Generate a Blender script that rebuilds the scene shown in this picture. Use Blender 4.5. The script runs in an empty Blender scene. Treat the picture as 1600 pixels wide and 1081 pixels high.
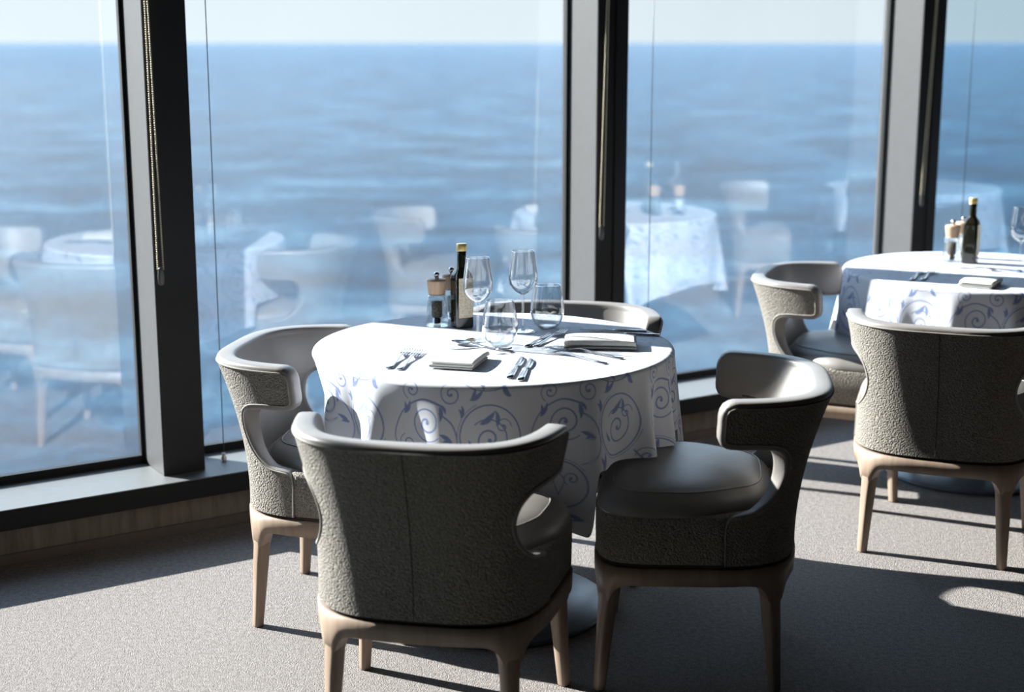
import bpy, bmesh, math, random
import numpy as np
from mathutils import Vector, Matrix

random.seed(7)
rng = np.random.default_rng(11)
SC = bpy.context.scene
COL = SC.collection
PI = math.pi

# ------------------------------------------------------------------ camera
FPX, CAMH = 2300.0, 1.56
PITCH = math.atan2(475.0, FPX)
cam_d = bpy.data.cameras.new('camera')
cam = bpy.data.objects.new('camera', cam_d)
COL.objects.link(cam)
cam.location = (0, 0, CAMH)
cam.rotation_euler = (PI / 2 - PITCH, 0, 0)
cam_d.sensor_width = 36
cam_d.lens = FPX / 1600 * 36
cam_d.clip_end = 90000
cam_d.clip_start = 0.05
cam_d.dof.use_dof = True
cam_d.dof.focus_distance = 3.95
cam_d.dof.aperture_fstop = 2.2
SC.camera = cam
SC.view_settings.view_transform = 'Standard'
SC.view_settings.look = 'None'
SC.view_settings.gamma = 1
SC.view_settings.exposure = 0.0
SC.view_settings.use_curve_mapping = False


# ------------------------------------------------------------------ helpers
def tag(o, label=None, cat=None, group=None, kind=None):
    if label: o['label'] = label
    if cat: o['category'] = cat
    if group: o['group'] = group
    if kind: o['kind'] = kind
    return o


def mesh_obj(name, verts, faces, mat=None, parent=None, smooth=True, fmats=None, mats=None):
    me = bpy.data.meshes.new(name)
    me.from_pydata([tuple(map(float, v)) for v in verts], [], [tuple(f) for f in faces])
    me.update()
    if smooth:
        me.polygons.foreach_set('use_smooth', [True] * len(me.polygons))
    o = bpy.data.objects.new(name, me)
    COL.objects.link(o)
    for m in (mats or ([mat] if mat else [])):
        me.materials.append(m)
    if fmats is not None:
        me.polygons.foreach_set('material_index', fmats)
    if parent is not None:
        o.parent = parent
    return o


def bm_obj(name, bm, mat, parent=None, smooth=False, bevel=0.0, seg=2):
    if bevel > 0:
        bmesh.ops.bevel(bm, geom=[e for e in bm.edges], offset=bevel, segments=seg, affect='EDGES', profile=0.6)
    bmesh.ops.recalc_face_normals(bm, faces=bm.faces)
    me = bpy.data.meshes.new(name)
    bm.to_mesh(me)
    bm.free()
    if smooth:
        me.polygons.foreach_set('use_smooth', [True] * len(me.polygons))
    o = bpy.data.objects.new(name, me)
    COL.objects.link(o)
    me.materials.append(mat)
    if parent is not None:
        o.parent = parent
    return o


def empty(name, loc=(0, 0, 0), rz=0.0):
    o = bpy.data.objects.new(name, None)
    o.empty_display_size = 0.05
    COL.objects.link(o)
    o.location = loc
    o.rotation_euler = (0, 0, rz)
    return o


def copy_tree(o, parent=None):
    c = o.copy()
    COL.objects.link(c)
    if parent is not None:
        c.parent = parent
    for ch in list(o.children):
        copy_tree(ch, c)
    return c


def lathe(profile, n=48, center=(0, 0), close=False):
    """profile [(r, z)] -> verts, faces"""
    V, Fc, rows = [], [], []
    for r, z in profile:
        if r < 1e-6:
            rows.append([len(V)])
            V.append((center[0], center[1], z))
        else:
            rows.append(list(range(len(V), len(V) + n)))
            for k in range(n):
                a = 2 * PI * k / n
                V.append((center[0] + r * math.cos(a), center[1] + r * math.sin(a), z))
    for i in range(len(rows) - 1):
        A, B = rows[i], rows[i + 1]
        for k in range(n):
            k2 = (k + 1) % n
            if len(A) == 1 and len(B) == 1:
                continue
            if len(A) == 1:
                Fc.append((A[0], B[k], B[k2]))
            elif len(B) == 1:
                Fc.append((A[k], A[k2], B[0]))
            else:
                Fc.append((A[k], A[k2], B[k2], B[k]))
    return V, Fc


def smooth_profile(pts, n=8):
    """Catmull-Rom through 2D/3D points"""
    P = [np.array(p, float) for p in pts]
    out = []
    for i in range(len(P) - 1):
        p0 = P[max(i - 1, 0)]; p1 = P[i]; p2 = P[i + 1]; p3 = P[min(i + 2, len(P) - 1)]
        for k in range(n):
            t = k / n
            out.append(0.5 * ((2 * p1) + (-p0 + p2) * t + (2 * p0 - 5 * p1 + 4 * p2 - p3) * t * t + (-p0 + 3 * p1 - 3 * p2 + p3) * t ** 3))
    out.append(P[-1])
    return out


def tube(points, radius, sides=8, closed=False):
    pts = [Vector(p) for p in points]
    n = len(pts)
    V, Fc = [], []
    up = Vector((0, 0, 1))
    prev = None
    for i, p in enumerate(pts):
        if closed:
            t = (pts[(i + 1) % n] - pts[i - 1]).normalized()
        else:
            t = (pts[min(i + 1, n - 1)] - pts[max(i - 1, 0)]).normalized()
        if prev is None:
            a = up if abs(t.dot(up)) < .9 else Vector((1, 0, 0))
            x = t.cross(a).normalized()
        else:
            x = (prev - t * prev.dot(t)).normalized()
        prev = x
        y = t.cross(x)
        r = radius[i] if hasattr(radius, '__len__') else radius
        for k in range(sides):
            a = 2 * PI * k / sides
            V.append(p + x * (math.cos(a) * r) + y * (math.sin(a) * r))
    for i in range(n if closed else n - 1):
        j = (i + 1) % n
        for k in range(sides):
            k2 = (k + 1) % sides
            Fc.append((i * sides + k, i * sides + k2, j * sides + k2, j * sides + k))
    if not closed:
        Fc.append(tuple(range(sides))[::-1])
        Fc.append(tuple(range((n - 1) * sides, n * sides)))
    return V, Fc


class MB:
    def __init__(s):
        s.V, s.F = [], []

    def add(s, vf, M=None):
        V, Fc = vf
        b = len(s.V)
        for v in V:
            v = Vector(v)
            s.V.append(M @ v if M is not None else v)
        s.F += [tuple(b + i for i in f) for f in Fc]
        return s

    def obj(s, name, mat, parent=None, smooth=True):
        return mesh_obj(name, s.V, s.F, mat, parent, smooth)


def loft(sections, cap=True):
    """sections: list of lists of points, same count"""
    n = len(sections[0])
    V = [p for sct in sections for p in sct]
    Fc = []
    for i in range(len(sections) - 1):
        for k in range(n):
            k2 = (k + 1) % n
            Fc.append((i * n + k, i * n + k2, (i + 1) * n + k2, (i + 1) * n + k))
    if cap:
        Fc.append(tuple(range(n))[::-1])
        Fc.append(tuple(range((len(sections) - 1) * n, len(sections) * n)))
    return V, Fc


# ------------------------------------------------------------------ materials
class NT:
    def __init__(s, name):
        s.m = bpy.data.materials.new(name)
        s.m.use_nodes = True
        s.t = s.m.node_tree
        s.t.nodes.clear()
        s.out = s.t.nodes.new('ShaderNodeOutputMaterial')

    def n(s, typ, **kw):
        nd = s.t.nodes.new(typ)
        for k, v in kw.items():
            if k in ('I',):
                for kk, vv in v.items():
                    nd.inputs[kk].default_value = vv
            else:
                setattr(nd, k, v)
        return nd

    def l(s, a, b):
        s.t.links.new(a, b)

    def noise(s, scale, detail=4, rough=.55, vec=None, dist=0):
        nd = s.n('ShaderNodeTexNoise', I={'Scale': scale, 'Detail': detail, 'Roughness': rough, 'Distortion': dist})
        if vec is not None: s.l(vec, nd.inputs['Vector'])
        return nd

    def coord(s, which='Object', scale=None):
        c = s.n('ShaderNodeTexCoord')
        if scale is None: return c.outputs[which]
        mp = s.n('ShaderNodeMapping', I={'Scale': scale})
        s.l(c.outputs[which], mp.inputs['Vector'])
        return mp.outputs['Vector']

    def ramp(s, fac, stops):
        r = s.n('ShaderNodeValToRGB')
        e = r.color_ramp.elements
        while len(e) < len(stops): e.new(0.5)
        for i, (p, c) in enumerate(stops):
            e[i].position = p
            e[i].color = (*c, 1) if len(c) == 3 else c
        s.l(fac, r.inputs['Fac'])
        return r.outputs['Color']

    def bump(s, h, strength, dist=.01, normal=None):
        b = s.n('ShaderNodeBump', I={'Strength': strength, 'Distance': dist})
        s.l(h, b.inputs['Height'])
        if normal is not None: s.l(normal, b.inputs['Normal'])
        return b.outputs['Normal']

    def schlick(s, k):
        """reflectance of one glass face, the same from both sides"""
        g = s.n('ShaderNodeNewGeometry')
        d = s.n('ShaderNodeVectorMath', operation='DOT_PRODUCT')
        s.l(g.outputs['Incoming'], d.inputs[0]); s.l(g.outputs['Normal'], d.inputs[1])
        a = s.n('ShaderNodeMath', operation='ABSOLUTE'); s.l(d.outputs['Value'], a.inputs[0])
        b = s.n('ShaderNodeMath', operation='SUBTRACT', I={0: 1.0}); s.l(a.outputs[0], b.inputs[1])
        p = s.n('ShaderNodeMath', operation='POWER', I={1: 5.0}); s.l(b.outputs[0], p.inputs[0])
        m = s.n('ShaderNodeMath', operation='MULTIPLY_ADD', I={1: .96 * k, 2: .04 * k}, use_clamp=True); s.l(p.outputs[0], m.inputs[0])
        return m

    def bsdf(s, color=None, rough=.5, metal=0, spec=.5, normal=None, **kw):
        b = s.n('ShaderNodeBsdfPrincipled')
        b.inputs['Roughness'].default_value = rough
        b.inputs['Metallic'].default_value = metal
        b.inputs['Specular IOR Level'].default_value = spec
        for k, v in kw.items(): b.inputs[k].default_value = v
        if color is not None:
            if hasattr(color, 'is_linked') or hasattr(color, 'links'): s.l(color, b.inputs['Base Color'])
            else: b.inputs['Base Color'].default_value = (*color, 1)
        if normal is not None: s.l(normal, b.inputs['Normal'])
        s.l(b.outputs[0], s.out.inputs['Surface'])
        return b


def M_carpet():
    t = NT('carpet')
    v = t.coord('Object')
    a = t.noise(260, 3, .7, v)
    b = t.noise(70, 3, .6, v)
    w = t.n('ShaderNodeTexVoronoi', I={'Scale': 330.0}); t.l(v, w.inputs['Vector'])
    mx = t.n('ShaderNodeMath', operation='MULTIPLY_ADD', I={1: .5})
    t.l(b.outputs['Fac'], mx.inputs[0]); t.l(a.outputs['Fac'], mx.inputs[2])
    c = t.ramp(mx.outputs[0], [(.52, (.105, .092, .088)), (.72, (.205, .186, .178)), (.92, (.30, .278, .266))])
    h = t.n('ShaderNodeMath', operation='SUBTRACT'); t.l(a.outputs['Fac'], h.inputs[0]); t.l(w.outputs['Distance'], h.inputs[1])
    t.bsdf(c, .95, spec=.1, normal=t.bump(w.outputs['Distance'], .5, -.006))
    return t.m


def M_fabric(name, dark, light, scale=230, strength=.8):
    t = NT(name)
    v = t.coord('Object')
    a = t.noise(scale, 3, .65, v)
    w = t.n('ShaderNodeTexVoronoi', I={'Scale': scale * .9}); t.l(v, w.inputs['Vector'])
    c = t.ramp(a.outputs['Fac'], [(.3, dark), (.68, light)])
    h = t.n('ShaderNodeMath', operation='SUBTRACT'); t.l(a.outputs['Fac'], h.inputs[0]); t.l(w.outputs['Distance'], h.inputs[1])
    b = t.bsdf(c, .9, spec=.15, normal=t.bump(w.outputs['Distance'], strength, -.006))
    b.inputs['Sheen Weight'].default_value = .15
    return t.m


def M_leather():
    t = NT('leather')
    v = t.coord('Object')
    w = t.n('ShaderNodeTexVoronoi', I={'Scale': 420.0}); t.l(v, w.inputs['Vector'])
    n = t.noise(9, 3, .5, v)
    c = t.ramp(n.outputs['Fac'], [(.3, (.185, .170, .160)), (.7, (.215, .198, .186))])
    nrm = t.bump(w.outputs['Distance'], .12, .002)
    nrm = t.bump(n.outputs['Fac'], .04, .02, nrm)
    t.bsdf(c, .42, spec=.5, normal=nrm)
    return t.m


def M_wood(name, c1, c2, rough=.45, scale=(14, 14, 1.2), obj='Object'):
    t = NT(name)
    v = t.coord(obj, scale)
    n = t.noise(3.5, 6, .6, v, .6)
    c = t.ramp(n.outputs['Fac'], [(.3, c1), (.7, c2)])
    t.bsdf(c, rough, spec=.4, normal=t.bump(n.outputs['Fac'], .08, .004))
    return t.m


def M_plain(name, col, rough=.5, metal=0, spec=.5, nz=0.0, nscale=30, **kw):
    t = NT(name)
    v = t.coord('Object')
    n = t.noise(nscale, 4, .6, v)
    k = 1 - nz
    c = t.ramp(n.outputs['Fac'], [(.3, tuple(x * k for x in col)), (.7, tuple(min(1, x * (2 - k)) for x in col))])
    t.bsdf(c, rough, metal, spec, **kw)
    return t.m


def M_cloth():
    t = NT('cloth_scroll')
    v = t.coord('Object')
    at = t.n('ShaderNodeAttribute', attribute_name='scroll')
    mix = t.n('ShaderNodeMix', data_type='RGBA')
    mix.inputs['A'].default_value = (.58, .60, .66, 1)
    mix.inputs['B'].default_value = (.19, .25, .44, 1)
    t.l(at.outputs['Fac'], mix.inputs['Factor'])
    w = t.n('ShaderNodeTexWave', wave_type='BANDS', I={'Scale': 260.0, 'Distortion': .3}); t.l(v, w.inputs['Vector'])
    b = t.bsdf(mix.outputs['Result'], .75, spec=.25, normal=t.bump(w.outputs['Fac'], .08, .002))
    tr = t.n('ShaderNodeBsdfTranslucent'); t.l(mix.outputs['Result'], tr.inputs['Color'])
    ms = t.n('ShaderNodeMixShader', I={'Fac': .03})
    t.l(b.outputs[0], ms.inputs[1]); t.l(tr.outputs[0], ms.inputs[2]); t.l(ms.outputs[0], t.out.inputs['Surface'])
    return t.m


def M_window_glass(name, tint, refl, haze):
    """panes with a thin uneven translucent film added to imitate veiling glare"""
    t = NT(name)
    v = t.coord('Object', (1, 1, .6))
    n = t.noise(1.7, 5, .55, v, .4)
    mu = t.schlick(refl)
    tr = t.n('ShaderNodeBsdfTransparent', I={'Color': (*tint, 1)})
    gl = t.n('ShaderNodeBsdfGlossy', I={'Roughness': .035})
    ms = t.n('ShaderNodeMixShader'); t.l(mu.outputs[0], ms.inputs[0]); t.l(tr.outputs[0], ms.inputs[1]); t.l(gl.outputs[0], ms.inputs[2])
    tl = t.n('ShaderNodeBsdfTranslucent', I={'Color': (.9, .93, .96, 1)})  # whitish veil put into the panes in place of glare
    mr_ = t.n('ShaderNodeMapRange', I={'From Min': .35, 'From Max': .68, 'To Min': haze * .25, 'To Max': haze * 1.7})
    t.l(n.outputs['Fac'], mr_.inputs['Value'])
    m2 = t.n('ShaderNodeMixShader'); t.l(mr_.outputs[0], m2.inputs[0]); t.l(ms.outputs[0], m2.inputs[1]); t.l(tl.outputs[0], m2.inputs[2])
    t.l(m2.outputs[0], t.out.inputs['Surface'])
    return t.m


def M_clear(name='drinking_glass', tint=(.985, .99, .995), refl=4.0, solid=.0):
    t = NT(name)
    mu = t.schlick(refl)
    tr = t.n('ShaderNodeBsdfTransparent', I={'Color': (*tint, 1)})
    gl = t.n('ShaderNodeBsdfGlossy', I={'Roughness': .03})
    ms = t.n('ShaderNodeMixShader'); t.l(mu.outputs[0], ms.inputs[0]); t.l(tr.outputs[0], ms.inputs[1]); t.l(gl.outputs[0], ms.inputs[2])
    g = t.n('ShaderNodeBsdfGlass', I={'IOR': 1.48, 'Roughness': 0.0, 'Color': (*tint, 1)})
    m2 = t.n('ShaderNodeMixShader', I={'Fac': solid}); t.l(ms.outputs[0], m2.inputs[1]); t.l(g.outputs[0], m2.inputs[2])
    t.l(m2.outputs[0], t.out.inputs['Surface'])
    return t.m


def M_sea():
    t = NT('sea_water')
    v = t.coord('Object')
    big = t.noise(.035, 4, .6, t.coord('Object', (1.0, 1.4, 1)), .5)
    mid = t.noise(.5, 6, .72, t.coord('Object', (.8, 1.5, 1)), .6)
    sm = t.noise(1.6, 5, .75, v)
    ad = t.n('ShaderNodeMath', operation='MULTIPLY_ADD', I={1: .8}); t.l(mid.outputs['Fac'], ad.inputs[0]); t.l(big.outputs['Fac'], ad.inputs[2])
    ad2 = t.n('ShaderNodeMath', operation='MULTIPLY_ADD', I={1: .3}); t.l(sm.outputs['Fac'], ad2.inputs[0]); t.l(ad.outputs[0], ad2.inputs[2])
    hf = t.n('ShaderNodeMath', operation='MULTIPLY', I={1: .5}); t.l(ad2.outputs[0], hf.inputs[0])
    c = t.ramp(hf.outputs[0], [(.455, (.001, .014, .034)), (.52, (.003, .036, .080)), (.57, (.011, .070, .122)), (.63, (.085, .15, .20))])
    h = t.n('ShaderNodeMath', operation='MULTIPLY_ADD', I={1: .25}); t.l(sm.outputs['Fac'], h.inputs[0]); t.l(mid.outputs['Fac'], h.inputs[2])
    t.bsdf(c, .30, spec=.06, normal=t.bump(h.outputs[0], 1.0, 1.4))
    return t.m


def M_panel():
    t = NT('wall_panel_wood')
    v = t.coord('Object', (9, 9, .9))
    n = t.noise(4, 6, .65, v, .5)
    c = t.ramp(n.outputs['Fac'], [(.3, (.13, .108, .08)), (.7, (.24, .205, .165))])
    t.bsdf(c, .55, spec=.3)
    return t.m


def M_label():
    t = NT('bottle_label')
    v = t.coord('Object', (1, 1, 1))
    n = t.noise(150, 3, .6, v)
    c = t.ramp(n.outputs['Fac'], [(.46, (.66, .60, .48)), (.60, (.52, .40, .26)), (.72, (.70, .64, .54))])
    t.bsdf(c, .6)
    return t.m


def M_pepper(name, c1, c2):
    t = NT(name)
    v = t.coord('Object')
    w = t.n('ShaderNodeTexVoronoi', I={'Scale': 260.0}); t.l(v, w.inputs['Vector'])
    c = t.ramp(w.outputs['Distance'], [(.1, c2), (.55, c1)])
    t.bsdf(c, .7, normal=t.bump(w.outputs['Distance'], .8, -.003))
    return t.m


MT = dict(
    carpet=M_carpet(),
    boucle=M_fabric('boucle_fabric', (.112, .098, .082), (.30, .275, .240)),
    leather=M_leather(),
    thread=M_plain('piping_thread', (.24, .225, .2), .8, nz=.2),
    chairwood=M_wood('pale_oak', (.24, .17, .125), (.31, .235, .18)),
    gap=M_plain('gap_shade_and_seam', (.06, .04, .035), .9),  # dark colour imitates shade in the seat gap; also colours the back seam
    paint=M_plain('grey_painted_metal', (.085, .085, .088), .5, spec=.25, nz=.04),
    shadepaint=M_plain('shade_toned_metal', (.020, .021, .023), .5, spec=.2, nz=.05),  # shade of the room-facing mullion fronts put into the colour
    sill=M_plain('grey_sill_metal', (.135, .14, .143), .5, spec=.3, nz=.05),
    black=M_plain('black_rubber', (.012, .013, .014), .6, spec=.2),
    panel=M_panel(),
    bounce_cut=M_wood('bounce_cut_boards', (.028, .02, .015), (.05, .036, .027), .6, (2, 12, 2)),
    base=M_plain('baseboard_brown', (.13, .105, .085), .6, nz=.1),
    dkwall=M_plain('room_wall_paint', (.045, .04, .037), .8, nz=.05, nscale=3),
    ceil=M_plain('ceiling_paint', (.06, .058, .055), .9, nz=.03, nscale=3),
    cloth=M_cloth(),
    napkin=M_fabric('napkin_cotton', (.55, .54, .50), (.66, .645, .61), 700, .15),
    steel=M_plain('polished_steel', (.52, .50, .51), .16, metal=1, nz=.03),
    gold=M_plain('gold_cap', (.85, .66, .28), .3, metal=.6, nz=.03),
    bottle=M_plain('dark_olive_glass', (.012, .012, .006), .06, spec=.6, **{'Coat Weight': .2}),
    label=M_label(),
    millwood=M_wood('mill_beech', (.40, .26, .165), (.50, .345, .235), .5, (40, 40, 8)),
    pepper=M_pepper('peppercorns', (.07, .055, .045), (.26, .21, .17)),
    salt=M_pepper('coarse_salt', (.6, .6, .6), (.85, .85, .84)),
    acrylic=M_clear('clear_acrylic', (.95, .975, .98), 2.6, .3),
    wineglass=M_clear(),
    wglass=M_window_glass('window_glass', (.90, .94, .95), 3.2, .002),
    wglass2=M_window_glass('window_glass_tinted', (.70, .79, .83), 2.2, .0),
    tabletop=M_plain('table_laminate', (.4, .38, .36), .5),
    plate=M_plain('blue_grey_metal_plate', (.11, .14, .18), .35, metal=.3, nz=.1),
    column=M_plain('table_column_paint', (.36, .35, .33), .5, nz=.05),
    chain=M_plain('brass_bead_chain', (.62, .55, .40), .4, metal=.25, nz=.1),
    weight=M_plain('grey_plastic_weight', (.10, .10, .10), .35),
    cable=M_plain('steel_cable', (.05, .055, .06), .4, metal=.5),
    fitting=M_plain('steel_fitting', (.55, .52, .46), .35, metal=.6),
    slate=M_plain('dark_slate', (.03, .033, .038), .3, nz=.2),
    sea=M_sea(),
)

# ------------------------------------------------------------------ world and sun
W = bpy.data.worlds.new('sky')
SC.world = W
W.use_nodes = True
wt = W.node_tree
wt.nodes.clear()
wo = wt.nodes.new('ShaderNodeOutputWorld')
bg = wt.nodes.new('ShaderNodeBackground')
geo = wt.nodes.new('ShaderNodeTexCoord')
sep = wt.nodes.new('ShaderNodeSeparateXYZ')
wt.links.new(geo.outputs['Generated'], sep.inputs[0])
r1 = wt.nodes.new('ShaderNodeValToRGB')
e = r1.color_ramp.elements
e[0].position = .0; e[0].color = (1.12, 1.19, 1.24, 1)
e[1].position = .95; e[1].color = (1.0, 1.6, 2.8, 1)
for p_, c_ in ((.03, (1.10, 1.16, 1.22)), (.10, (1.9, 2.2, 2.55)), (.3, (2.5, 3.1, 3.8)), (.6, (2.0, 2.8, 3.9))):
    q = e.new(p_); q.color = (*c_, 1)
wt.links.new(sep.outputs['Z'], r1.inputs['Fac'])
# brighter towards the sun's side
SUN_AZ, SUN_EL = math.radians(-23.3), math.radians(27.6)
sdir = Vector((-math.cos(SUN_AZ) * math.cos(SUN_EL), -math.sin(SUN_AZ) * math.cos(SUN_EL), math.sin(SUN_EL)))
dt = wt.nodes.new('ShaderNodeVectorMath'); dt.operation = 'DOT_PRODUCT'
wt.links.new(geo.outputs['Generated'], dt.inputs[0]); dt.inputs[1].default_value = sdir
mr = wt.nodes.new('ShaderNodeMapRange')
mr.inputs['From Min'].default_value = -.1; mr.inputs['From Max'].default_value = .9
mr.inputs['To Min'].default_value = .92; mr.inputs['To Max'].default_value = 1.25
wt.links.new(dt.outputs['Value'], mr.inputs['Value'])
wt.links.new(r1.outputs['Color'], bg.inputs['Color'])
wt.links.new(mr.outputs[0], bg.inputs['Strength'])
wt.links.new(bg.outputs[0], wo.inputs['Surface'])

sd = bpy.data.lights.new('sun', 'SUN')
sd.energy = 32
sd.angle = math.radians(.6)
sd.color = (1.0, .93, .87)
so = bpy.data.objects.new('sun', sd)
COL.objects.link(so)
so.rotation_euler = sdir.to_track_quat('Z', 'Y').to_euler()
so.location = (-4, 5, 5)

# ------------------------------------------------------------------ the room, in wall coordinates (u along the glass, v into the room)
A0 = Vector((-1.555, 4.243, 0)); DU = Vector((.8428, .5382, 0)); DV = Vector((.5382, -.8428, 0))


def uvz(u, v, z): return A0 + DU * u + DV * v + Vector((0, 0, z))


def wall_at(px, py, v):
    """point seen at a photo pixel on the vertical plane v = const"""
    a, b = (px - 800) / FPX, (py - 540.5) / FPX
    c, s = math.cos(PITCH), math.sin(PITCH)
    r = Vector((a, c - b * s, -s - b * c)); o = Vector((0, 0, CAMH)); p0 = A0 + DV * v
    return o + r * (DV.dot(p0 - o) / DV.dot(r))


def at(px, py, z):
    a, b = (px - 800) / FPX, (py - 540.5) / FPX
    c, s = math.cos(PITCH), math.sin(PITCH)
    r = Vector((a, c - b * s, -s - b * c))
    return Vector((0, 0, CAMH)) + r * ((z - CAMH) / r.z)


def wbox(bm, u0, u1, v0, v1, z0, z1):
    vs = [bm.verts.new(uvz(u, v, z)) for z in (z0, z1) for v in (v0, v1) for u in (u0, u1)]
    for f in ((0, 1, 3, 2), (4, 5, 7, 6), (0, 1, 5, 4), (2, 3, 7, 6), (0, 2, 6, 4), (1, 3, 7, 5)):
        bm.faces.new([vs[i] for i in f])


def struct(name, boxes, mat, bevel=0, parent=None):
    bm = bmesh.new()
    for b in boxes: wbox(bm, *b)
    o = bm_obj(name, bm, mat, parent, bevel=bevel)
    if parent is None: o['kind'] = 'structure'
    return o


U0, U1, VB = -2.86, 12.45, 9.0
SZ, HZ = .19, 2.3          # sill height, window head
struct('floor', [(U0 - .3, U1 + .3, -.30, VB + .3, -.15, 0)], MT['carpet'])
struct('floor', [(U0 - .3, U1 + .3, 2.62, VB + .01, -.01, .004)], MT['bounce_cut'], .001)  # unseen dark boards added to cut sunlight bounced off the floor
struct('ceiling', [(U0 - .3, U1 + .3, -.30, VB + .3, 2.6, 2.7)], MT['ceil'])
struct('wall_left', [(U0, U1, -.30, 0, 0, .125)], MT['panel'])
struct('wall_top', [(U0, U1, -.30, .02, HZ + .05, 2.6)], MT['dkwall'])
struct('wall_back', [(U0, U1, VB, VB + .3, 0, 2.6)], MT['dkwall'])
struct('wall_near', [(U0 - .3, U0, -.30, VB + .3, 0, 2.6)], MT['dkwall'])
struct('wall_far', [(U1, U1 + .3, -.30, VB + .3, 0, 2.6)], MT['dkwall'])
struct('baseboard_left', [(U0, U1, 0, .008, 0, .035)], MT['base'], .002)
sill = struct('trim_1', [(U0, U1, -.28, .052, .186, SZ)], MT['sill'], .001)
struct('trim_2', [(U0, U1, -.28, .055, .125, .1865)], MT['black'], .003)
MW, MS = .137, 1.70
mulls = [.537 + MS * k for k in range(-1, 8)]
k_ = 3
for u in mulls:
    m = struct('trim_%d' % k_, [(u, u + MW, -.26, -.035, SZ, 2.6)], MT['paint'], .004)
    struct('cover_plate', [(u - .001, u + MW + .001, -.035, -.031, SZ, HZ)], MT['shadepaint'], .001, parent=m)
    if k_ != 4: struct('side_channel', [(u + MW * .58, u + MW * .66, -.032, -.026, SZ, HZ)], MT['shadepaint'], .001, parent=m)
    k_ += 1
struct('trim_%d' % k_, [(U0, U1, -.26, -.035, HZ, HZ + .06)], MT['paint'], .004)
wn = 1
edges = [U0] + mulls + [U1]
# window_1..4 are the ones the photograph looks through
order = [1, 2, 3, 4, 5] + [i for i in range(len(edges) - 1) if i not in (1, 2, 3, 4, 5)]
for i in order:
    a = edges[i] + (MW if i > 0 else 0); b = edges[i + 1]
    if b - a < .2: continue
    w = struct('window_%d' % wn, [(a + .004, b - .004, -.232, -.226, SZ + .005, HZ - .005)], MT['wglass2'] if wn >= 4 else MT['wglass'])
    fr = struct('window_frame', [(a, b, -.236, -.214, SZ, SZ + .028), (a, b, -.236, -.214, HZ - .03, HZ),
                                 (a, a + .012, -.236, -.214, SZ, HZ), (b - .012, b, -.236, -.214, SZ, HZ)], MT['black'], parent=w)
    wn += 1

# sea, 24 m below the deck
bm = bmesh.new()
R_ = 40000
# fan of rings so that the far water is still finely shaded
rings = [0, 60, 200, 800, 4000, R_]
V, Fc = [], []
for r in rings[1:]:
    for k in range(64):
        a = 2 * PI * k / 64
        V.append((r * math.cos(a), r * math.sin(a), 0))
V.append((0, 0, 0)); c0 = len(V) - 1
for k in range(64): Fc.append((c0, k, (k + 1) % 64))
for i in range(len(rings) - 2):
    for k in range(64):
        k2 = (k + 1) % 64
        Fc.append((i * 64 + k, (i + 1) * 64 + k, (i + 1) * 64 + k2, i * 64 + k2))
bm.free()
sea = mesh_obj('sea', V, Fc, MT['sea'])
sea.location = (0, 0, -24)
tag(sea, kind='structure')

# blind chains and guide cables
CH = [(((229, 0), (252, 440)), 'bead chain of the roller blind hanging before the leftmost mullion', .0),
      (((951, 0), (940, 370)), 'bead chain of the roller blind hanging before the middle mullion', .0),
      (((1465, 0), (1440, 318)), 'bead chain of the roller blind hanging before the right mullion', .0)]
for (pa, pb), lab, _ in CH:
    top = wall_at(pa[0], pa[1], -.008); bot = wall_at(pb[0], pb[1], -.008)
    d_ = (top - bot).normalized()
    full = bot + d_ * ((2.55 - bot.z) / d_.z)
    root = tag(empty('blind_chain', bot), lab, 'blind chain', 'bead chains of the roller blinds')
    L = (full - bot).length
    mb = MB()
    ico = bmesh.new(); bmesh.ops.create_icosphere(ico, subdivisions=1, radius=.0031)
    iv = [v.co.copy() for v in ico.verts]; iF = [tuple(v.index for v in f.verts) for f in ico.faces]; ico.free()
    loop = bot + Vector((0, 0, .04))
    for sgn in (-1, 1):
        P0 = (loop - bot) + DU * (.009 * sgn); P1 = (full - bot) + DU * (.004 * sgn)
        if sgn > 0: P1 = (full - bot) - DU * .004
        n = int((P1 - P0).length / .0068)
        for k in range(n):
            mb.add((iv, iF), Matrix.Translation(P0.lerp(P1, k / n)))
        mb.add(tube([P0, P1], .0009, 5))
    mb.obj('bead_strand', MT['chain'], root)
    # plastic loop tensioner at the bottom
    w_ = loft([[(DU * (math.cos(a) * r) + DV * (math.sin(a) * r * .5) + Vector((0, 0, z))) for a in np.linspace(0, 2 * PI, 13)[:-1]]
               for r, z in ((.004, -.012), (.009, -.008), (.011, .01), (.009, .035), (.005, .045))])
    mesh_obj('chain_weight', *w_, MT['weight'], root)

for u, pxf, lab in ((.745, None, 'thin steel guide cable with sill fitting in front of the second window'),
                    (2.52, 1018, 'thin steel guide cable in front of the third window, right of the middle mullion'),
                    (4.3, 1512, 'thin steel guide cable in front of the fourth window, behind the right table')):
    v_ = -.10
    if pxf:
        q = wall_at(pxf, 200, v_); u = (q - A0).dot(DU)
    else:
        q = wall_at(337, 400, v_); u = (q - A0).dot(DU)
    base = uvz(u, v_, SZ)
    root = tag(empty('guide_cable', base), lab, 'cable', 'guide cables of the roller blinds')
    mesh_obj('cable', *tube([(0, 0, .0), (0, 0, HZ - SZ)], .0016, 6), MT['cable'], root)
    mesh_obj('sill_fitting', *lathe([(0, 0), (.009, 0), (.009, .012), (.006, .016), (.006, .026), (0, .028)], 16), MT['fitting'], root)


# ------------------------------------------------------------------ dining chair
def sgnpow(x, p): return math.copysign(abs(x) ** p, x)


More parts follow.
